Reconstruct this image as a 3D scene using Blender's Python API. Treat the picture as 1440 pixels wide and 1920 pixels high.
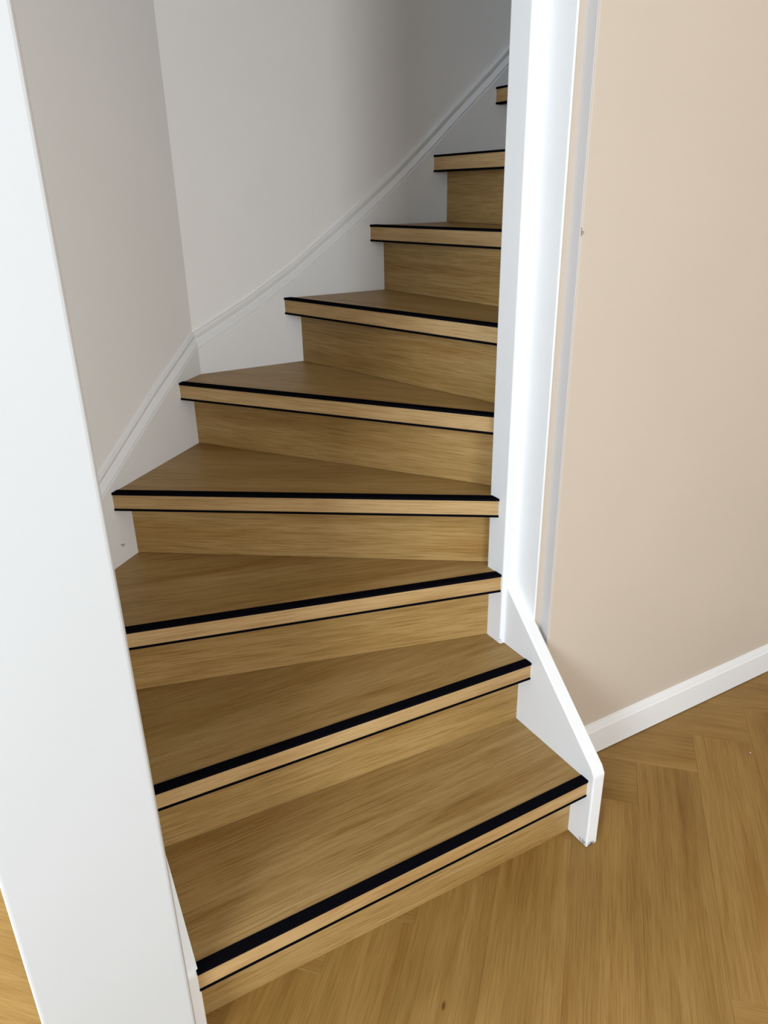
import bpy, bmesh, math, random
from mathutils import Matrix, Vector, noise

for o in list(bpy.data.objects):
    bpy.data.objects.remove(o, do_unlink=True)
SC = bpy.context.scene
COL = SC.collection
random.seed(7)

# ------------------------------------------------------------------ camera
# x runs along the upper flight, y along the lower flight, z up, metres
cam_data = bpy.data.cameras.new('camera')
cam_data.sensor_fit = 'VERTICAL'
cam_data.sensor_height = 36.0
cam_data.lens = 36.0 * 1409.9 / 1920.0
cam_data.clip_start = 0.02
cam = bpy.data.objects.new('camera', cam_data)
COL.objects.link(cam)
CX, CY, CZ = 0.0, 0.0, 1.4334
r0 = Vector((0.86964, -0.49337, -0.01742))
u0 = Vector((0.20954, 0.33694, 0.91791))
f0 = Vector((0.44700, 0.80191, -0.39640))
cam.matrix_world = Matrix(((r0.x, u0.x, -f0.x, CX), (r0.y, u0.y, -f0.y, CY),
                           (r0.z, u0.z, -f0.z, CZ), (0, 0, 0, 1)))
SC.camera = cam

# ------------------------------------------------------------------ world, lights, exposure
SC.view_settings.view_transform = 'Standard'
SC.view_settings.look = 'None'
SC.view_settings.gamma = 1.0
SC.view_settings.use_curve_mapping = False
SC.view_settings.exposure = 0.0

world = bpy.data.worlds.new('daylight')
SC.world = world
world.use_nodes = True
bg = world.node_tree.nodes['Background']
bg.inputs[0].default_value = (0.72, 0.86, 1.0, 1)
bg.inputs[1].default_value = 0.55


def area(name, loc, target, sx, sy, power, color):
    d = bpy.data.lights.new(name, 'AREA')
    d.shape = 'RECTANGLE'
    d.size, d.size_y, d.energy, d.color = sx, sy, power, color
    o = bpy.data.objects.new(name, d)
    COL.objects.link(o)
    o.location = loc
    o.rotation_euler = (Vector(target) - Vector(loc)).to_track_quat('-Z', 'Y').to_euler()
    return o


area('window_light_left', (-2.2, -1.0, 1.75), (0.9, 1.2, 0.7), 1.0, 1.2, 108, (0.76, 0.88, 1.0))
area('window_light_rear', (0.25, -3.0, 1.65), (0.75, 1.6, 1.0), 1.3, 1.3, 66, (0.93, 0.97, 1.0))
area('side_room_window_light', (-2.3, 1.9, 1.9), (-0.3, 1.3, 0.0), 1.4, 1.4, 120, (0.85, 0.93, 1.0))


# ------------------------------------------------------------------ node helpers
def new_mat(name):
    m = bpy.data.materials.new(name)
    m.use_nodes = True
    nt = m.node_tree
    return m, nt, nt.nodes['Principled BSDF']


def N(nt, t, **kw):
    n = nt.nodes.new(t)
    for k, v in kw.items():
        setattr(n, k, v)
    return n


def ramp(nt, stops):
    r = N(nt, 'ShaderNodeValToRGB')
    e = r.color_ramp.elements
    e[0].position, e[0].color = stops[0][0], (*stops[0][1], 1)
    e[1].position, e[1].color = stops[-1][0], (*stops[-1][1], 1)
    for p, c in stops[1:-1]:
        x = e.new(p)
        x.color = (*c, 1)
    return r


def srgb(r, g, b):
    f = lambda v: (v / 255 / 12.92) if v / 255 <= 0.04045 else ((v / 255 + 0.055) / 1.055) ** 2.4
    return (f(r), f(g), f(b))


def oak(name, dark, mid, light, pore, vary, rough, fig=1.0):
    """oak laminate, grain along the object's own x axis"""
    m, nt, b = new_mat(name)
    L = nt.links
    tc = N(nt, 'ShaderNodeTexCoord')
    oi = N(nt, 'ShaderNodeObjectInfo')
    off = N(nt, 'ShaderNodeVectorMath', operation='SCALE')
    off.inputs[0].default_value = (7.3, 3.1, 5.7)
    L.new(oi.outputs['Random'], off.inputs['Scale'])
    add = N(nt, 'ShaderNodeVectorMath', operation='ADD')
    L.new(tc.outputs['Object'], add.inputs[0])
    L.new(off.outputs[0], add.inputs[1])

    def mapped(sx, sy, sz):
        mp = N(nt, 'ShaderNodeMapping')
        mp.inputs['Scale'].default_value = (sx, sy, sz)
        L.new(add.outputs[0], mp.inputs['Vector'])
        return mp
    # broad tone drift along the board
    n1 = N(nt, 'ShaderNodeTexNoise')
    n1.inputs['Scale'].default_value = 1.0
    n1.inputs['Detail'].default_value = 3
    L.new(mapped(1.6, 11, 11).outputs[0], n1.inputs['Vector'])
    # cathedral figure: warped growth bands
    wn = N(nt, 'ShaderNodeTexNoise')
    wn.inputs['Scale'].default_value = 1.0
    wn.inputs['Detail'].default_value = 2
    L.new(mapped(1.1, 5, 5).outputs[0], wn.inputs['Vector'])
    n2 = N(nt, 'ShaderNodeTexNoise')
    n2.inputs['Scale'].default_value = 1.0
    n2.inputs['Detail'].default_value = 5
    n2.inputs['Roughness'].default_value = 0.6
    n2.inputs['Distortion'].default_value = 0.6
    L.new(mapped(1.3, 55, 55).outputs[0], n2.inputs['Vector'])
    sn = N(nt, 'ShaderNodeMath', operation='MULTIPLY')
    sn.inputs[1].default_value = 60.0
    L.new(wn.outputs['Fac'], sn.inputs[0])
    sw = N(nt, 'ShaderNodeMath', operation='SINE')
    L.new(sn.outputs[0], sw.inputs[0])
    sm = N(nt, 'ShaderNodeMath', operation='MULTIPLY_ADD')
    sm.inputs[1].default_value = 0.055
    L.new(sw.outputs[0], sm.inputs[0])
    L.new(n2.outputs['Fac'], sm.inputs[2])
    # fine pores
    n3 = N(nt, 'ShaderNodeTexNoise')
    n3.inputs['Scale'].default_value = 1.0
    n3.inputs['Detail'].default_value = 4
    n3.inputs['Roughness'].default_value = 0.65
    L.new(mapped(10, 400, 400).outputs[0], n3.inputs['Vector'])
    mix1 = N(nt, 'ShaderNodeMix', data_type='FLOAT')
    mix1.inputs[0].default_value = 0.36 * fig
    L.new(n1.outputs['Fac'], mix1.inputs[2])
    L.new(sm.outputs[0], mix1.inputs[3])
    rp = ramp(nt, [(0.25, dark), (0.5, mid), (0.78, light)])
    L.new(mix1.outputs[0], rp.inputs[0])
    pr = ramp(nt, [(0.38, pore), (0.55, (1, 1, 1))])
    L.new(n3.outputs['Fac'], pr.inputs[0])
    mul = N(nt, 'ShaderNodeMix', data_type='RGBA', blend_type='MULTIPLY')
    mul.inputs[0].default_value = 1.0
    L.new(rp.outputs[0], mul.inputs[6])
    L.new(pr.outputs[0], mul.inputs[7])
    # soft brown streaks and the odd small knot
    st = N(nt, 'ShaderNodeTexNoise')
    st.inputs['Scale'].default_value = 1.0
    st.inputs['Detail'].default_value = 2
    st.inputs['Distortion'].default_value = 0.5
    L.new(mapped(1.7, 17, 17).outputs[0], st.inputs['Vector'])
    sr = ramp(nt, [(0.56, (1, 1, 1)), (0.74, (0.84, 0.74, 0.60))])
    L.new(st.outputs['Fac'], sr.inputs[0])
    mul2 = N(nt, 'ShaderNodeMix', data_type='RGBA', blend_type='MULTIPLY')
    mul2.inputs[0].default_value = 1.0
    L.new(mul.outputs[2], mul2.inputs[6])
    L.new(sr.outputs[0], mul2.inputs[7])
    vo = N(nt, 'ShaderNodeTexVoronoi')
    vo.inputs['Scale'].default_value = 1.0
    L.new(mapped(2.6, 6.5, 6.5).outputs[0], vo.inputs['Vector'])
    kr = ramp(nt, [(0.012, (0.42, 0.32, 0.24)), (0.034, (1, 1, 1))])
    L.new(vo.outputs['Distance'], kr.inputs[0])
    mul = N(nt, 'ShaderNodeMix', data_type='RGBA', blend_type='MULTIPLY')
    mul.inputs[0].default_value = 1.0
    L.new(mul2.outputs[2], mul.inputs[6])
    L.new(kr.outputs[0], mul.inputs[7])
    # per board tone
    mr = N(nt, 'ShaderNodeMapRange')
    mr.inputs['To Min'].default_value = 1 - vary
    mr.inputs['To Max'].default_value = 1 + vary
    L.new(oi.outputs['Random'], mr.inputs['Value'])
    hsv = N(nt, 'ShaderNodeHueSaturation')
    L.new(mr.outputs[0], hsv.inputs['Value'])
    L.new(mul.outputs[2], hsv.inputs['Color'])
    L.new(hsv.outputs[0], b.inputs['Base Color'])
    b.inputs['Roughness'].default_value = rough
    b.inputs['Specular IOR Level'].default_value = 0.22
    bp = N(nt, 'ShaderNodeBump')
    bp.inputs['Strength'].default_value = 0.10
    bp.inputs['Distance'].default_value = 0.001
    L.new(n3.outputs['Fac'], bp.inputs['Height'])
    L.new(bp.outputs[0], b.inputs['Normal'])
    return m


def paint(name, col, rough, bump=0.05, scale=260, marks=()):
    """rolled or brushed paint; marks = (x, y, z, radius, colour) for small chips and scuffs"""
    m, nt, b = new_mat(name)
    L = nt.links
    geo = N(nt, 'ShaderNodeNewGeometry')
    n = N(nt, 'ShaderNodeTexNoise')
    n.inputs['Scale'].default_value = scale
    n.inputs['Detail'].default_value = 2
    L.new(geo.outputs['Position'], n.inputs['Vector'])
    big = N(nt, 'ShaderNodeTexNoise')
    big.inputs['Scale'].default_value = 3.0
    L.new(geo.outputs['Position'], big.inputs['Vector'])
    rp = ramp(nt, [(0.3, tuple(c * 0.975 for c in col)), (0.7, col)])
    L.new(big.outputs['Fac'], rp.inputs[0])
    out = rp.outputs[0]
    for (x, y, z, rad, c, thr) in marks:
        d = N(nt, 'ShaderNodeVectorMath', operation='DISTANCE')
        L.new(geo.outputs['Position'], d.inputs[0])
        d.inputs[1].default_value = (x, y, z)
        fall = N(nt, 'ShaderNodeMapRange')
        fall.inputs['From Min'].default_value = 0.0
        fall.inputs['From Max'].default_value = rad
        fall.inputs['To Min'].default_value = 1.0
        fall.inputs['To Max'].default_value = 0.0
        L.new(d.outputs['Value'], fall.inputs['Value'])
        sp = N(nt, 'ShaderNodeTexNoise')
        sp.inputs['Scale'].default_value = 190
        sp.inputs['Detail'].default_value = 3
        L.new(geo.outputs['Position'], sp.inputs['Vector'])
        mu = N(nt, 'ShaderNodeMath', operation='MULTIPLY')
        L.new(fall.outputs[0], mu.inputs[0])
        L.new(sp.outputs['Fac'], mu.inputs[1])
        g = ramp(nt, [(thr, (0, 0, 0)), (thr + 0.06, (1, 1, 1))])
        L.new(mu.outputs[0], g.inputs[0])
        mx = N(nt, 'ShaderNodeMix', data_type='RGBA')
        mx.inputs[7].default_value = (*c, 1)
        L.new(g.outputs[0], mx.inputs[0])
        L.new(out, mx.inputs[6])
        out = mx.outputs[2]
    L.new(out, b.inputs['Base Color'])
    b.inputs['Roughness'].default_value = rough
    b.inputs['Specular IOR Level'].default_value = 0.3
    bp = N(nt, 'ShaderNodeBump')
    bp.inputs['Strength'].default_value = bump
    bp.inputs['Distance'].default_value = 0.001
    L.new(n.outputs['Fac'], bp.inputs['Height'])
    L.new(bp.outputs[0], b.inputs['Normal'])
    return m


GREY = (0.10, 0.09, 0.08)
M_STAIR = oak('oak_stair_cladding', (0.262, 0.152, 0.044), (0.378, 0.236, 0.085), (0.480, 0.320, 0.138),
              (0.72, 0.66, 0.55), 0.04, 0.42)
M_NOSE = oak('oak_nosing_profile', (0.345, 0.212, 0.088), (0.480, 0.318, 0.148), (0.590, 0.412, 0.212),
              (0.78, 0.72, 0.62), 0.04, 0.42)
M_FLOOR = oak('oak_herringbone_plank', (0.215, 0.114, 0.027), (0.308, 0.176, 0.050), (0.388, 0.238, 0.080),
              (0.80, 0.75, 0.66), 0.03, 0.40)
M_WHITE = paint('white_satin_paint', (0.83, 0.83, 0.83), 0.38, 0.06, 180, marks=(
    (1.050, 0.917, 0.004, 0.030, GREY, 0.36), (1.037, 0.93, 0.006, 0.035, (0.35, 0.33, 0.28), 0.34),
    (1.027, 1.256, 0.388, 0.011, GREY, 0.33),
    (0.257, 1.819, 0.616, 0.030, (0.30, 0.27, 0.25), 0.44)))
M_WALL = paint('stairwell_white_wall', (0.88, 0.87, 0.86), 0.75, 0.08, 300)
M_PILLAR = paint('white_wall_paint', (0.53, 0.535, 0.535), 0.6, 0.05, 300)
M_BEIGE = paint('beige_wall_paint', (0.585, 0.50, 0.41), 0.55, 0.06, 260, marks=(
    (1.0915, 1.157, 1.348, 0.022, (0.22, 0.18, 0.14), 0.40),))
M_SHADE_GREY = paint('return_shade_grey', (0.60, 0.575, 0.56), 0.6, 0.05, 260)  # light grey standing in for shade on the wall end
M_CEIL = paint('ceiling_paint', (0.80, 0.80, 0.79), 0.8)
m, nt, b = new_mat('black_rubber')
tn = N(nt, 'ShaderNodeTexNoise')
tn.inputs['Scale'].default_value = 400
rb = ramp(nt, [(0.3, (0.0025, 0.0025, 0.004)), (0.7, (0.005, 0.005, 0.007))])
nt.links.new(tn.outputs['Fac'], rb.inputs[0])
nt.links.new(rb.outputs[0], b.inputs['Base Color'])
b.inputs['Roughness'].default_value = 0.75
b.inputs['Specular IOR Level'].default_value = 0.0
M_BLACK = m
m, nt, b = new_mat('shadow_gap_dark')  # near-black that paints in the shade of the gap
tn = N(nt, 'ShaderNodeTexNoise')
tn.inputs['Scale'].default_value = 90
rb = ramp(nt, [(0.3, (0.03, 0.025, 0.02)), (0.7, (0.06, 0.05, 0.04))])
nt.links.new(tn.outputs['Fac'], rb.inputs[0])
nt.links.new(rb.outputs[0], b.inputs['Base Color'])
b.inputs['Roughness'].default_value = 0.9
M_GAP = m


# ------------------------------------------------------------------ mesh helpers
def mesh_obj(name, bm, mat, parent=None, mw=None):
    bmesh.ops.recalc_face_normals(bm, faces=bm.faces)
    me = bpy.data.meshes.new(name)
    if mw is not None:
        bm.transform(mw.inverted())
    bm.to_mesh(me)
    bm.free()
    me.materials.append(mat)
    o = bpy.data.objects.new(name, me)
    COL.objects.link(o)
    if mw is not None:
        o.matrix_world = mw
    if parent is not None:
        o.parent = parent
        o.matrix_parent_inverse = Matrix.Identity(4)
    return o


def prism(pts, z0, z1, bm=None):
    """vertical prism over a plan polygon"""
    bm = bm or bmesh.new()
    a = [bm.verts.new((x, y, z0)) for x, y in pts]
    c = [bm.verts.new((x, y, z1)) for x, y in pts]
    n = len(pts)
    bm.faces.new(a)
    bm.faces.new(c)
    for i in range(n):
        bm.faces.new((a[i], a[(i + 1) % n], c[(i + 1) % n], c[i]))
    return bm


def side_prism(pts, origin, direc, n0, n1, normal, bm=None):
    """board standing on edge: pts = (s, z) in the vertical plane through origin along direc, swept n0..n1 along normal"""
    bm = bm or bmesh.new()
    d, nn, o = Vector((*direc, 0)), Vector((*normal, 0)), Vector((*origin, 0))
    a = [bm.verts.new(o + d * s + nn * n0 + Vector((0, 0, z))) for s, z in pts]
    c = [bm.verts.new(o + d * s + nn * n1 + Vector((0, 0, z))) for s, z in pts]
    n = len(pts)
    bm.faces.new(a)
    bm.faces.new(c)
    for i in range(n):
        bm.faces.new((a[i], a[(i + 1) % n], c[(i + 1) % n], c[i]))
    return bm


def bevel(bm, w, seg=2, edges=None):
    bmesh.ops.bevel(bm, geom=list(edges or bm.edges), offset=w, segments=seg, profile=0.5, affect='EDGES', clamp_overlap=True)
    return bm


def box(x0, x1, y0, y1, z0, z1, bm=None):
    return prism([(x0, y0), (x1, y0), (x1, y1), (x0, y1)], z0, z1, bm)


def clip(poly, p, n):
    """keep the part of a plan polygon with (q - p) . n >= 0"""
    out = []
    for i in range(len(poly)):
        a, c = poly[i], poly[(i + 1) % len(poly)]
        da = (a[0] - p[0]) * n[0] + (a[1] - p[1]) * n[1]
        dc = (c[0] - p[0]) * n[0] + (c[1] - p[1]) * n[1]
        if da >= 0:
            out.append(a)
        if (da >= 0) != (dc >= 0):
            t = da / (da - dc)
            out.append((a[0] + (c[0] - a[0]) * t, a[1] + (c[1] - a[1]) * t))
    res = []
    for q in out:
        if not res or math.hypot(q[0] - res[-1][0], q[1] - res[-1][1]) > 1e-5:
            res.append(q)
    if len(res) > 1 and math.hypot(res[0][0] - res[-1][0], res[0][1] - res[-1][1]) < 1e-5:
        res.pop()
    return res


def structure(o):
    o['kind'] = 'structure'
    return o


# ------------------------------------------------------------------ setting
H = 0.19                                   # riser height
S2 = math.sqrt(0.5)
XL, XR, XP = 0.136, 1.037, 1.025           # left stringer face, right stringer face, newel face
YB = 2.128                                 # face of the rear stringer
A_DIR = (math.cos(math.radians(42.683)), math.sin(math.radians(42.683)))   # splayed rear-left wall
A_NRM = (-A_DIR[1], A_DIR[0])
A_OFF = 1.16284
XC = (A_NRM[1] * YB - A_OFF) / -A_NRM[0]   # inner corner x
YA = (A_OFF - A_NRM[0] * XL) / A_NRM[1]    # splay meets left stringer
XEND = 2.62

floor = structure(mesh_obj('floor', box(-4, 4, -3.2, 4, -0.07, -0.0085), M_FLOOR))

# herringbone planks, laid at 45 degrees
PW, NL = 0.1556, 5
W0, UE = 0.0515, 1.553
bm = bmesh.new()
box(0, NL * PW - 0.0001, 0, PW - 0.0001, -0.008, 0.0, bm)
top_edges = [e for e in bm.edges if all(v.co.z > -0.001 for v in e.verts)]
bevel(bm, 0.0003, 1, top_edges)
pl_me = bpy.data.meshes.new('plank')
bmesh.ops.recalc_face_normals(bm, faces=bm.faces)
bm.to_mesh(pl_me)
bm.free()
pl_me.materials.append(M_FLOOR)


def add_plank(u0, w0, ang):
    x = (u0 + w0) * S2
    y = (u0 - w0) * S2
    o = bpy.data.objects.new('plank', pl_me)
    COL.objects.link(o)
    o.matrix_world = Matrix.Translation((x, y, 0)) @ Matrix.Rotation(ang, 4, 'Z')
    o.parent = floor


def in_field(u, w):
    x, y = (u + w) * S2, (u - w) * S2
    if -0.1 < x < XEND and y > 1.35 or x > 1.3 and y > 1.55:
        return False
    return -1.3 < x < 2.9 and -0.9 < y < 2.0


# x = (u+w)/sqrt2, y = (u-w)/sqrt2 ; k-th plank along u fills w in [k, k+1]
for k in range(-24, 26):
    for mm in range(-4, 5):
        ub = UE - NL * PW + PW * k + 2 * NL * PW * mm
        wb = W0 + PW * k
        # plank along u
        if in_field(ub + NL * PW / 2, wb + PW / 2):
            # local +x along +u, local +y along -w : start from the far w edge
            add_plank(ub, wb + PW, math.radians(45))
        # plank along w
        uv, wv = ub + NL * PW, wb + PW - NL * PW
        if in_field(uv + PW / 2, wv + NL * PW / 2):
            add_plank(uv, wv, math.radians(-45))

# ceiling over the hall, the stairwell stays open above
ceil = structure(mesh_obj('ceiling', prism([(-4, -3.2), (4, -3.2), (4, 1.31), (1.03, 1.31), (1.03, 0.95), (-0.1, 0.95), (-0.1, 4), (-4, 4)], 2.6, 2.8), M_CEIL))
structure(mesh_obj('ceiling_unseen_cap', box(-0.1, XEND + 0.1, 0.95, 2.3, 3.9, 4.0), M_CEIL))  # unseen cap, added so the upper well stays dark

# wall between the hall and the side room: its end is the pale pillar on the left
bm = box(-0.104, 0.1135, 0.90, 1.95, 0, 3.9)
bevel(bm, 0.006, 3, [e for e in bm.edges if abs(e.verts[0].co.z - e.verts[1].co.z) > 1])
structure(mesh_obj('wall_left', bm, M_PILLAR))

# splayed wall and rear wall of the stairwell
GAPW = 0.017
bm = side_prism([(-0.95, 0), (0.06, 0), (0.06, 3.9), (-0.95, 3.9)], (XC, YB), A_DIR, GAPW, 0.12, A_NRM)
structure(mesh_obj('wall_rear_left', bm, M_WALL))
structure(mesh_obj('wall_back', box(XC - 0.06, XEND + 0.1, YB + GAPW, YB + 0.12, 0, 3.9), M_WALL))
structure(mesh_obj('wall_unseen_end', box(XEND, XEND + 0.1, 1.3, 2.3, 0, 3.9), M_WALL))  # unseen slab, added to close the well and keep it dark

# beige hall wall with its rebated edge
bm = prism([(1.0705, 1.186), (1.0905, 1.186), (1.0915, 1.155), (3.4, 1.155), (3.4, 1.318), (1.0705, 1.318)], 0, 3.9)
es = [e for e in bm.edges if abs(e.verts[0].co.z - e.verts[1].co.z) > 1 and abs(e.verts[0].co.x - 1.0915) < 2e-4 and e.verts[0].co.y < 1.16]
bevel(bm, 0.002, 2, es)
wr = structure(mesh_obj('wall_right', bm, M_BEIGE))
# thin strip on the plaster return, its shade painted in as grey
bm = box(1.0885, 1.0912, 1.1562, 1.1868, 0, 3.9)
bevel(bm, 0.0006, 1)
structure(mesh_obj('shade_strip', bm, M_SHADE_GREY))
# painted jamb lining between newel and plaster
bm = box(1.066, 1.0715, 1.184, 1.262, 0.30, 3.9)
bevel(bm, 0.001, 1)
structure(mesh_obj('trim_1', bm, M_WHITE))

# unseen walls close the hall, added to cut fill from right and below; its left side is open to the window wall
structure(mesh_obj('wall_unseen_right', box(2.2, 2.32, -3.2, 1.16, 0, 2.65), M_BEIGE))
structure(mesh_obj('wall_unseen_rear', prism([(0, 0), (6.3, 0), (6.3, 0.12), (0, 0.12)], 0, 0.9), M_WALL, None, Matrix.Identity(4)))
bpy.data.objects['wall_unseen_rear'].location = (-4.0, -3.3, 0)
structure(mesh_obj('wall_unseen_pier', box(0.9, 2.3, -3.3, -3.18, 0.9, 2.65), M_WALL))  # added to block rear light on the right
structure(mesh_obj('wall_unseen_left', box(-4.0, -3.9, -3.2, 4.0, 0, 0.9), M_WALL))

# skirting board with a stepped top
prof = [(1.155, 0.003), (1.1425, 0.003), (1.1425, 0.080), (1.1442, 0.083), (1.1452, 0.087), (1.1468, 0.094), (1.1485, 0.099), (1.155, 0.1015)]
bm = bmesh.new()
ra = [bm.verts.new((1.09, y, z)) for y, z in prof]
rb_ = [bm.verts.new((3.4, y, z)) for y, z in prof]
bm.faces.new(ra)
bm.faces.new(rb_)
for i in range(len(prof)):
    j = (i + 1) % len(prof)
    bm.faces.new((ra[i], ra[j], rb_[j], rb_[i]))
base = structure(mesh_obj('baseboard_right', bm, M_WHITE))
mesh_obj('shadow_gap', box(1.09, 3.4, 1.1445, 1.155, 0.0, 0.0035), M_GAP, base)  # dark strip standing in for the shade under the skirting

# ------------------------------------------------------------------ staircase
stair = bpy.data.objects.new('staircase', None)
COL.objects.link(stair)
stair.location = (0.59, 0.93, 0)
stair['label'] = 'oak-clad winding staircase with black tread strips and white stringers'
stair['category'] = 'staircase'
INV = Matrix.Translation((-0.59, -0.93, 0))


def part(name, bm, mat, parent=None, mw=None, label=None):
    o = mesh_obj(name, bm, mat, None, mw)
    p = parent or stair
    o.parent = p
    o.matrix_parent_inverse = (p.matrix_world if p is not stair else Matrix.Translation((0.59, 0.93, 0))).inverted()
    if label:
        o['label'] = label
    return o


SHAFT = [(XL - 0.003, 0.4), (XR + 0.003, 0.4), (XR + 0.003, 1.255), (XP + 0.003, 1.255), (XP + 0.003, 1.32), (XEND, 1.32), (XEND, YB + 0.003), (XC - 0.001, YB + 0.003), (XL - 0.003, YA + 0.002)]
# front top edge of each nosing, left to right
NOSE = [((0.136, 0.934), (1.037, 0.934)), ((0.136, 1.1865), (1.040, 1.149)), ((0.136, 1.488), (1.027, 1.263)),
        ((0.260, 1.808), (1.027, 1.284)), ((0.513, 2.039), (1.031, 1.335)), ((0.864, 2.128), (1.081, 1.390)),
        ((1.157, 2.128), (1.250, 1.602)), ((1.384, 2.128), (1.369, 1.60)), ((1.611, 2.128), (1.603, 1.60)), ((1.838, 2.128), (1.834, 1.60))]
RISE = [((0.136, 0.989), (1.030, 0.979)), ((0.159, 1.235), (1.036, 1.191)), ((0.195, 1.533), (1.026, 1.309)),
        ((0.299, 1.856), (1.040, 1.338)), ((0.5545, 2.089), (1.062, 1.370)), ((0.914, 2.128), (1.100, 1.420)),
        ((1.203, 2.128), (1.262, 1.602)), ((1.434, 2.128), (1.419, 1.60)), ((1.661, 2.128), (1.653, 1.60)), ((1.888, 2.128), (1.884, 1.60))]
TH = 0.0465


def frame(seg, z):
    l, r = Vector((*seg[0], z)), Vector((*seg[1], z))
    d = (r - l).normalized()
    n = Vector((-d.y, d.x, 0))
    return Matrix(((d.x, n.x, 0, l.x), (d.y, n.y, 0, l.y), (0, 0, 1, z), (0, 0, 0, 1))), d, n


def band(seg, o0, o1):
    """plan polygon of the strip between two offsets behind a nosing line, cut to the stair shaft"""
    _, d, n = frame(seg, 0)
    p = seg[0]
    q = clip(SHAFT, (p[0] + n.x * o0, p[1] + n.y * o0), (n.x, n.y))
    q = clip(q, (p[0] + n.x * o1, p[1] + n.y * o1), (-n.x, -n.y))
    # lines cut the long shaft twice: keep the piece that belongs to this step
    if seg[0][0] < 1.0 and seg[1][0] > 1.0 and seg[0][1] < 1.7:
        pass
    return q


for i in range(10):
    z = (i + 1) * H
    mw, d, n = frame(NOSE[i], z)
    # tread board
    poly = clip(SHAFT, (NOSE[i][0][0] + n.x * 0.003, NOSE[i][0][1] + n.y * 0.003), (n.x, n.y))
    if i < 9:
        _, d2, n2 = frame(RISE[i + 1], 0)
        q = RISE[i + 1][0]
        poly = clip(poly, (q[0] + n2.x * 0.012, q[1] + n2.y * 0.012), (-n2.x, -n2.y))
    bm = prism(poly, z - TH + 0.004, z - 0.0008)
    tread = part('tread', bm, M_STAIR, None, mw)
    # nosing face
    part('nosing_board', prism(band(NOSE[i], 0.0008, 0.006), z - TH + 0.004, z - 0.004), M_NOSE, tread, mw)
    # anti-slip strip, an L over the edge
    pf = [(-0.0012, -0.0050), (-0.0012, 0.0002), (-0.0006, 0.0010), (0.0205, 0.0010), (0.0212, 0.0002), (0.0212, -0.003), (0.002, -0.003), (0.002, -0.0050)]
    pieces = bmesh.new()
    prism(band(NOSE[i], -0.0012, 0.0212), z - 0.002, z + 0.0010, pieces)
    prism(band(NOSE[i], -0.0012, 0.0020), z - 0.0050, z - 0.002, pieces)
    part('anti_slip_strip', pieces, M_BLACK, tread, mw, 'black anti-slip strip along the tread edge')
    pieces = bmesh.new()
    prism(band(NOSE[i], -0.0008, 0.020), z - TH, z - TH + 0.0055, pieces)
    part('edge_strip', pieces, M_BLACK, tread, mw, 'thin black strip under the nosing')
    # riser
    mr, d2, n2 = frame(RISE[i], i * H)
    bm = prism(band(RISE[i], 0.0, 0.012), i * H, z - TH + 0.002)
    part('riser', bm, M_STAIR, None, mr)

# right-hand stringer of the lower flight with its sloping top
pts = [(0.917, 0.0), (0.917, 0.210), (0.926, 0.227), (1.256, 0.541), (1.30, 0.541), (1.30, 0.0)]
bm = side_prism(pts, (XR, 0), (0, 1), 0, 0.0335, (1, 0))
es = [e for e in bm.edges if min(v.co.y for v in e.verts) < 1.25]
bevel(bm, 0.0035, 3, es)
part('right_stringer', bm, M_WHITE, None, None, 'short white stringer with sloping top beside the bottom treads')
# newel post
bm = box(XP, 1.0705, 1.256, 1.3205, 0.372, 3.9)
bevel(bm, 0.004, 3)
part('newel_post', bm, M_WHITE, None, None, 'tall white newel post at the turn')
# left stringer behind the pillar
pts = [(0.935, 0.0), (0.935, 0.184), (0.942, 0.193), (1.06, 0.302), (1.45, 0.62), (YA, 0.70), (YA, 0.0)]
bm = side_prism(pts, (XL, 0), (0, 1), 0, 0.0225, (-1, 0))
bevel(bm, 0.003, 2, [e for e in bm.edges if min(v.co.y for v in e.verts) < 1.6])
part('left_stringer', bm, M_WHITE, None, None, 'white stringer end showing beside the pillar')

# wall stringers with moulded tops
LO_B = [(0.0, 1.017), (0.166, 1.101), (0.318, 1.190), (0.487, 1.307), (0.642, 1.419), (0.776, 1.527), (0.872, 1.609), (1.005, 1.718), (1.062, 1.768), (2.0, 2.57)]
LO_A = [(-0.62, 0.690), (-0.51, 0.752), (-0.222, 0.912), (0.0, 1.026)]
MOULD = [(0.0, 0.0), (0.0015, 0.0020), (0.0040, 0.0032), (0.0040, 0.0048), (0.0012, 0.0062), (0.0012, 0.0090), (0.0030, 0.0120), (0.0120, 0.0215), (0.0135, 0.0240), (0.0090, 0.0330), (0.0080, 0.0395), (0.0095, 0.0425), (0.0170, 0.0450), (0.024, 0.0450)]


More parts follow.
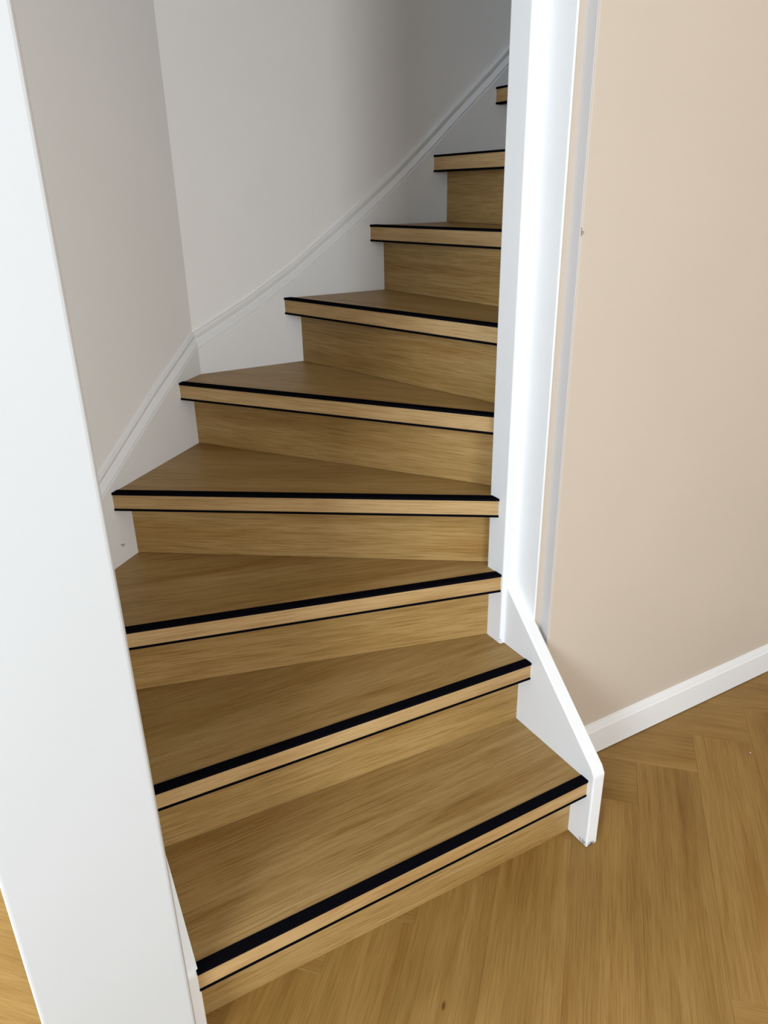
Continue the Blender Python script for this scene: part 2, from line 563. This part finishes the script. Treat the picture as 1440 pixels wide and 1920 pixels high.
def wall_stringer(name, lo, origin, direc, normal, label, k, trim):
    pts = [(s, zz) for s, zz in lo]
    pts = [(lo[0][0], max(0.0, lo[0][1] - 0.75))] + pts + [(lo[-1][0], max(0.0, lo[-1][1] - 0.75))]
    bm = bmesh.new()
    dv, nv, ov = Vector((*direc, 0)), Vector((*normal, 0)), Vector((*origin, 0))
    # board as quads so that concave tops stay clean
    f = [[bm.verts.new(ov + dv * s + nv * n_ + Vector((0, 0, zz))) for s, zz in lo] for n_ in (0, 0.03)]
    g = [[bm.verts.new(ov + dv * s + nv * n_ + Vector((0, 0, max(0, zz - 0.62)))) for s, zz in lo] for n_ in (0, 0.03)]
    m_ = len(lo)
    for i in range(m_ - 1):
        bm.faces.new((f[0][i], f[0][i + 1], g[0][i + 1], g[0][i]))
        bm.faces.new((f[1][i], f[1][i + 1], g[1][i + 1], g[1][i]))
        bm.faces.new((f[0][i], f[0][i + 1], f[1][i + 1], f[1][i]))
        bm.faces.new((g[0][i], g[0][i + 1], g[1][i + 1], g[1][i]))
    bm.faces.new((f[0][0], f[1][0], g[1][0], g[0][0]))
    bm.faces.new((f[0][-1], f[1][-1], g[1][-1], g[0][-1]))
    st = part(name, bm, M_WHITE, None, None, label)
    bm = bmesh.new()
    rows = []
    for j, (s, zz) in enumerate(lo):
        row = []
        for p, v in MOULD:
            ss = s
            # mitre in the inner corner
            if j == trim:
                ss = s + (p if trim else -p) * 0.39
            row.append(bm.verts.new(ov + dv * ss + nv * p + Vector((0, 0, zz + v * k))))
        row.append(bm.verts.new(ov + dv * s + nv * 0.024 + Vector((0, 0, zz - 0.01))))
        row.append(bm.verts.new(ov + dv * s + Vector((0, 0, zz - 0.01)) + nv * 0.0001))
        rows.append(row)
    w_ = len(rows[0])
    for a_, c_ in zip(rows, rows[1:]):
        for i in range(w_):
            bm.faces.new((a_[i], a_[(i + 1) % w_], c_[(i + 1) % w_], c_[i]))
    bm.faces.new(rows[0])
    bm.faces.new(rows[-1])
    part('cap_moulding', bm, M_WHITE, st)
    return st


wall_stringer('wall_stringer', LO_A, (XC, YB), A_DIR, A_NRM, 'white moulded stringer on the splayed left wall', 0.92, 3)
wall_stringer('wall_stringer', LO_B, (XC, YB), (1, 0), (0, 1), 'long white moulded stringer rising along the rear wall', 1.08, 0)

# a small pale crumb lying on the floor near the skirting
bm = bmesh.new()
bmesh.ops.create_icosphere(bm, subdivisions=2, radius=0.0024)
for v in bm.verts:
    v.co *= 0.75 + 0.5 * noise.noise(v.co * 400)
    v.co.z *= 0.6
zmin = min(v.co.z for v in bm.verts)
for v in bm.verts:
    v.co += Vector((1.647, 0.930, -zmin))
c = mesh_obj('crumb', bm, M_WHITE)
c['label'] = 'tiny white crumb on the floor right of the stairs'
c['category'] = 'crumb'
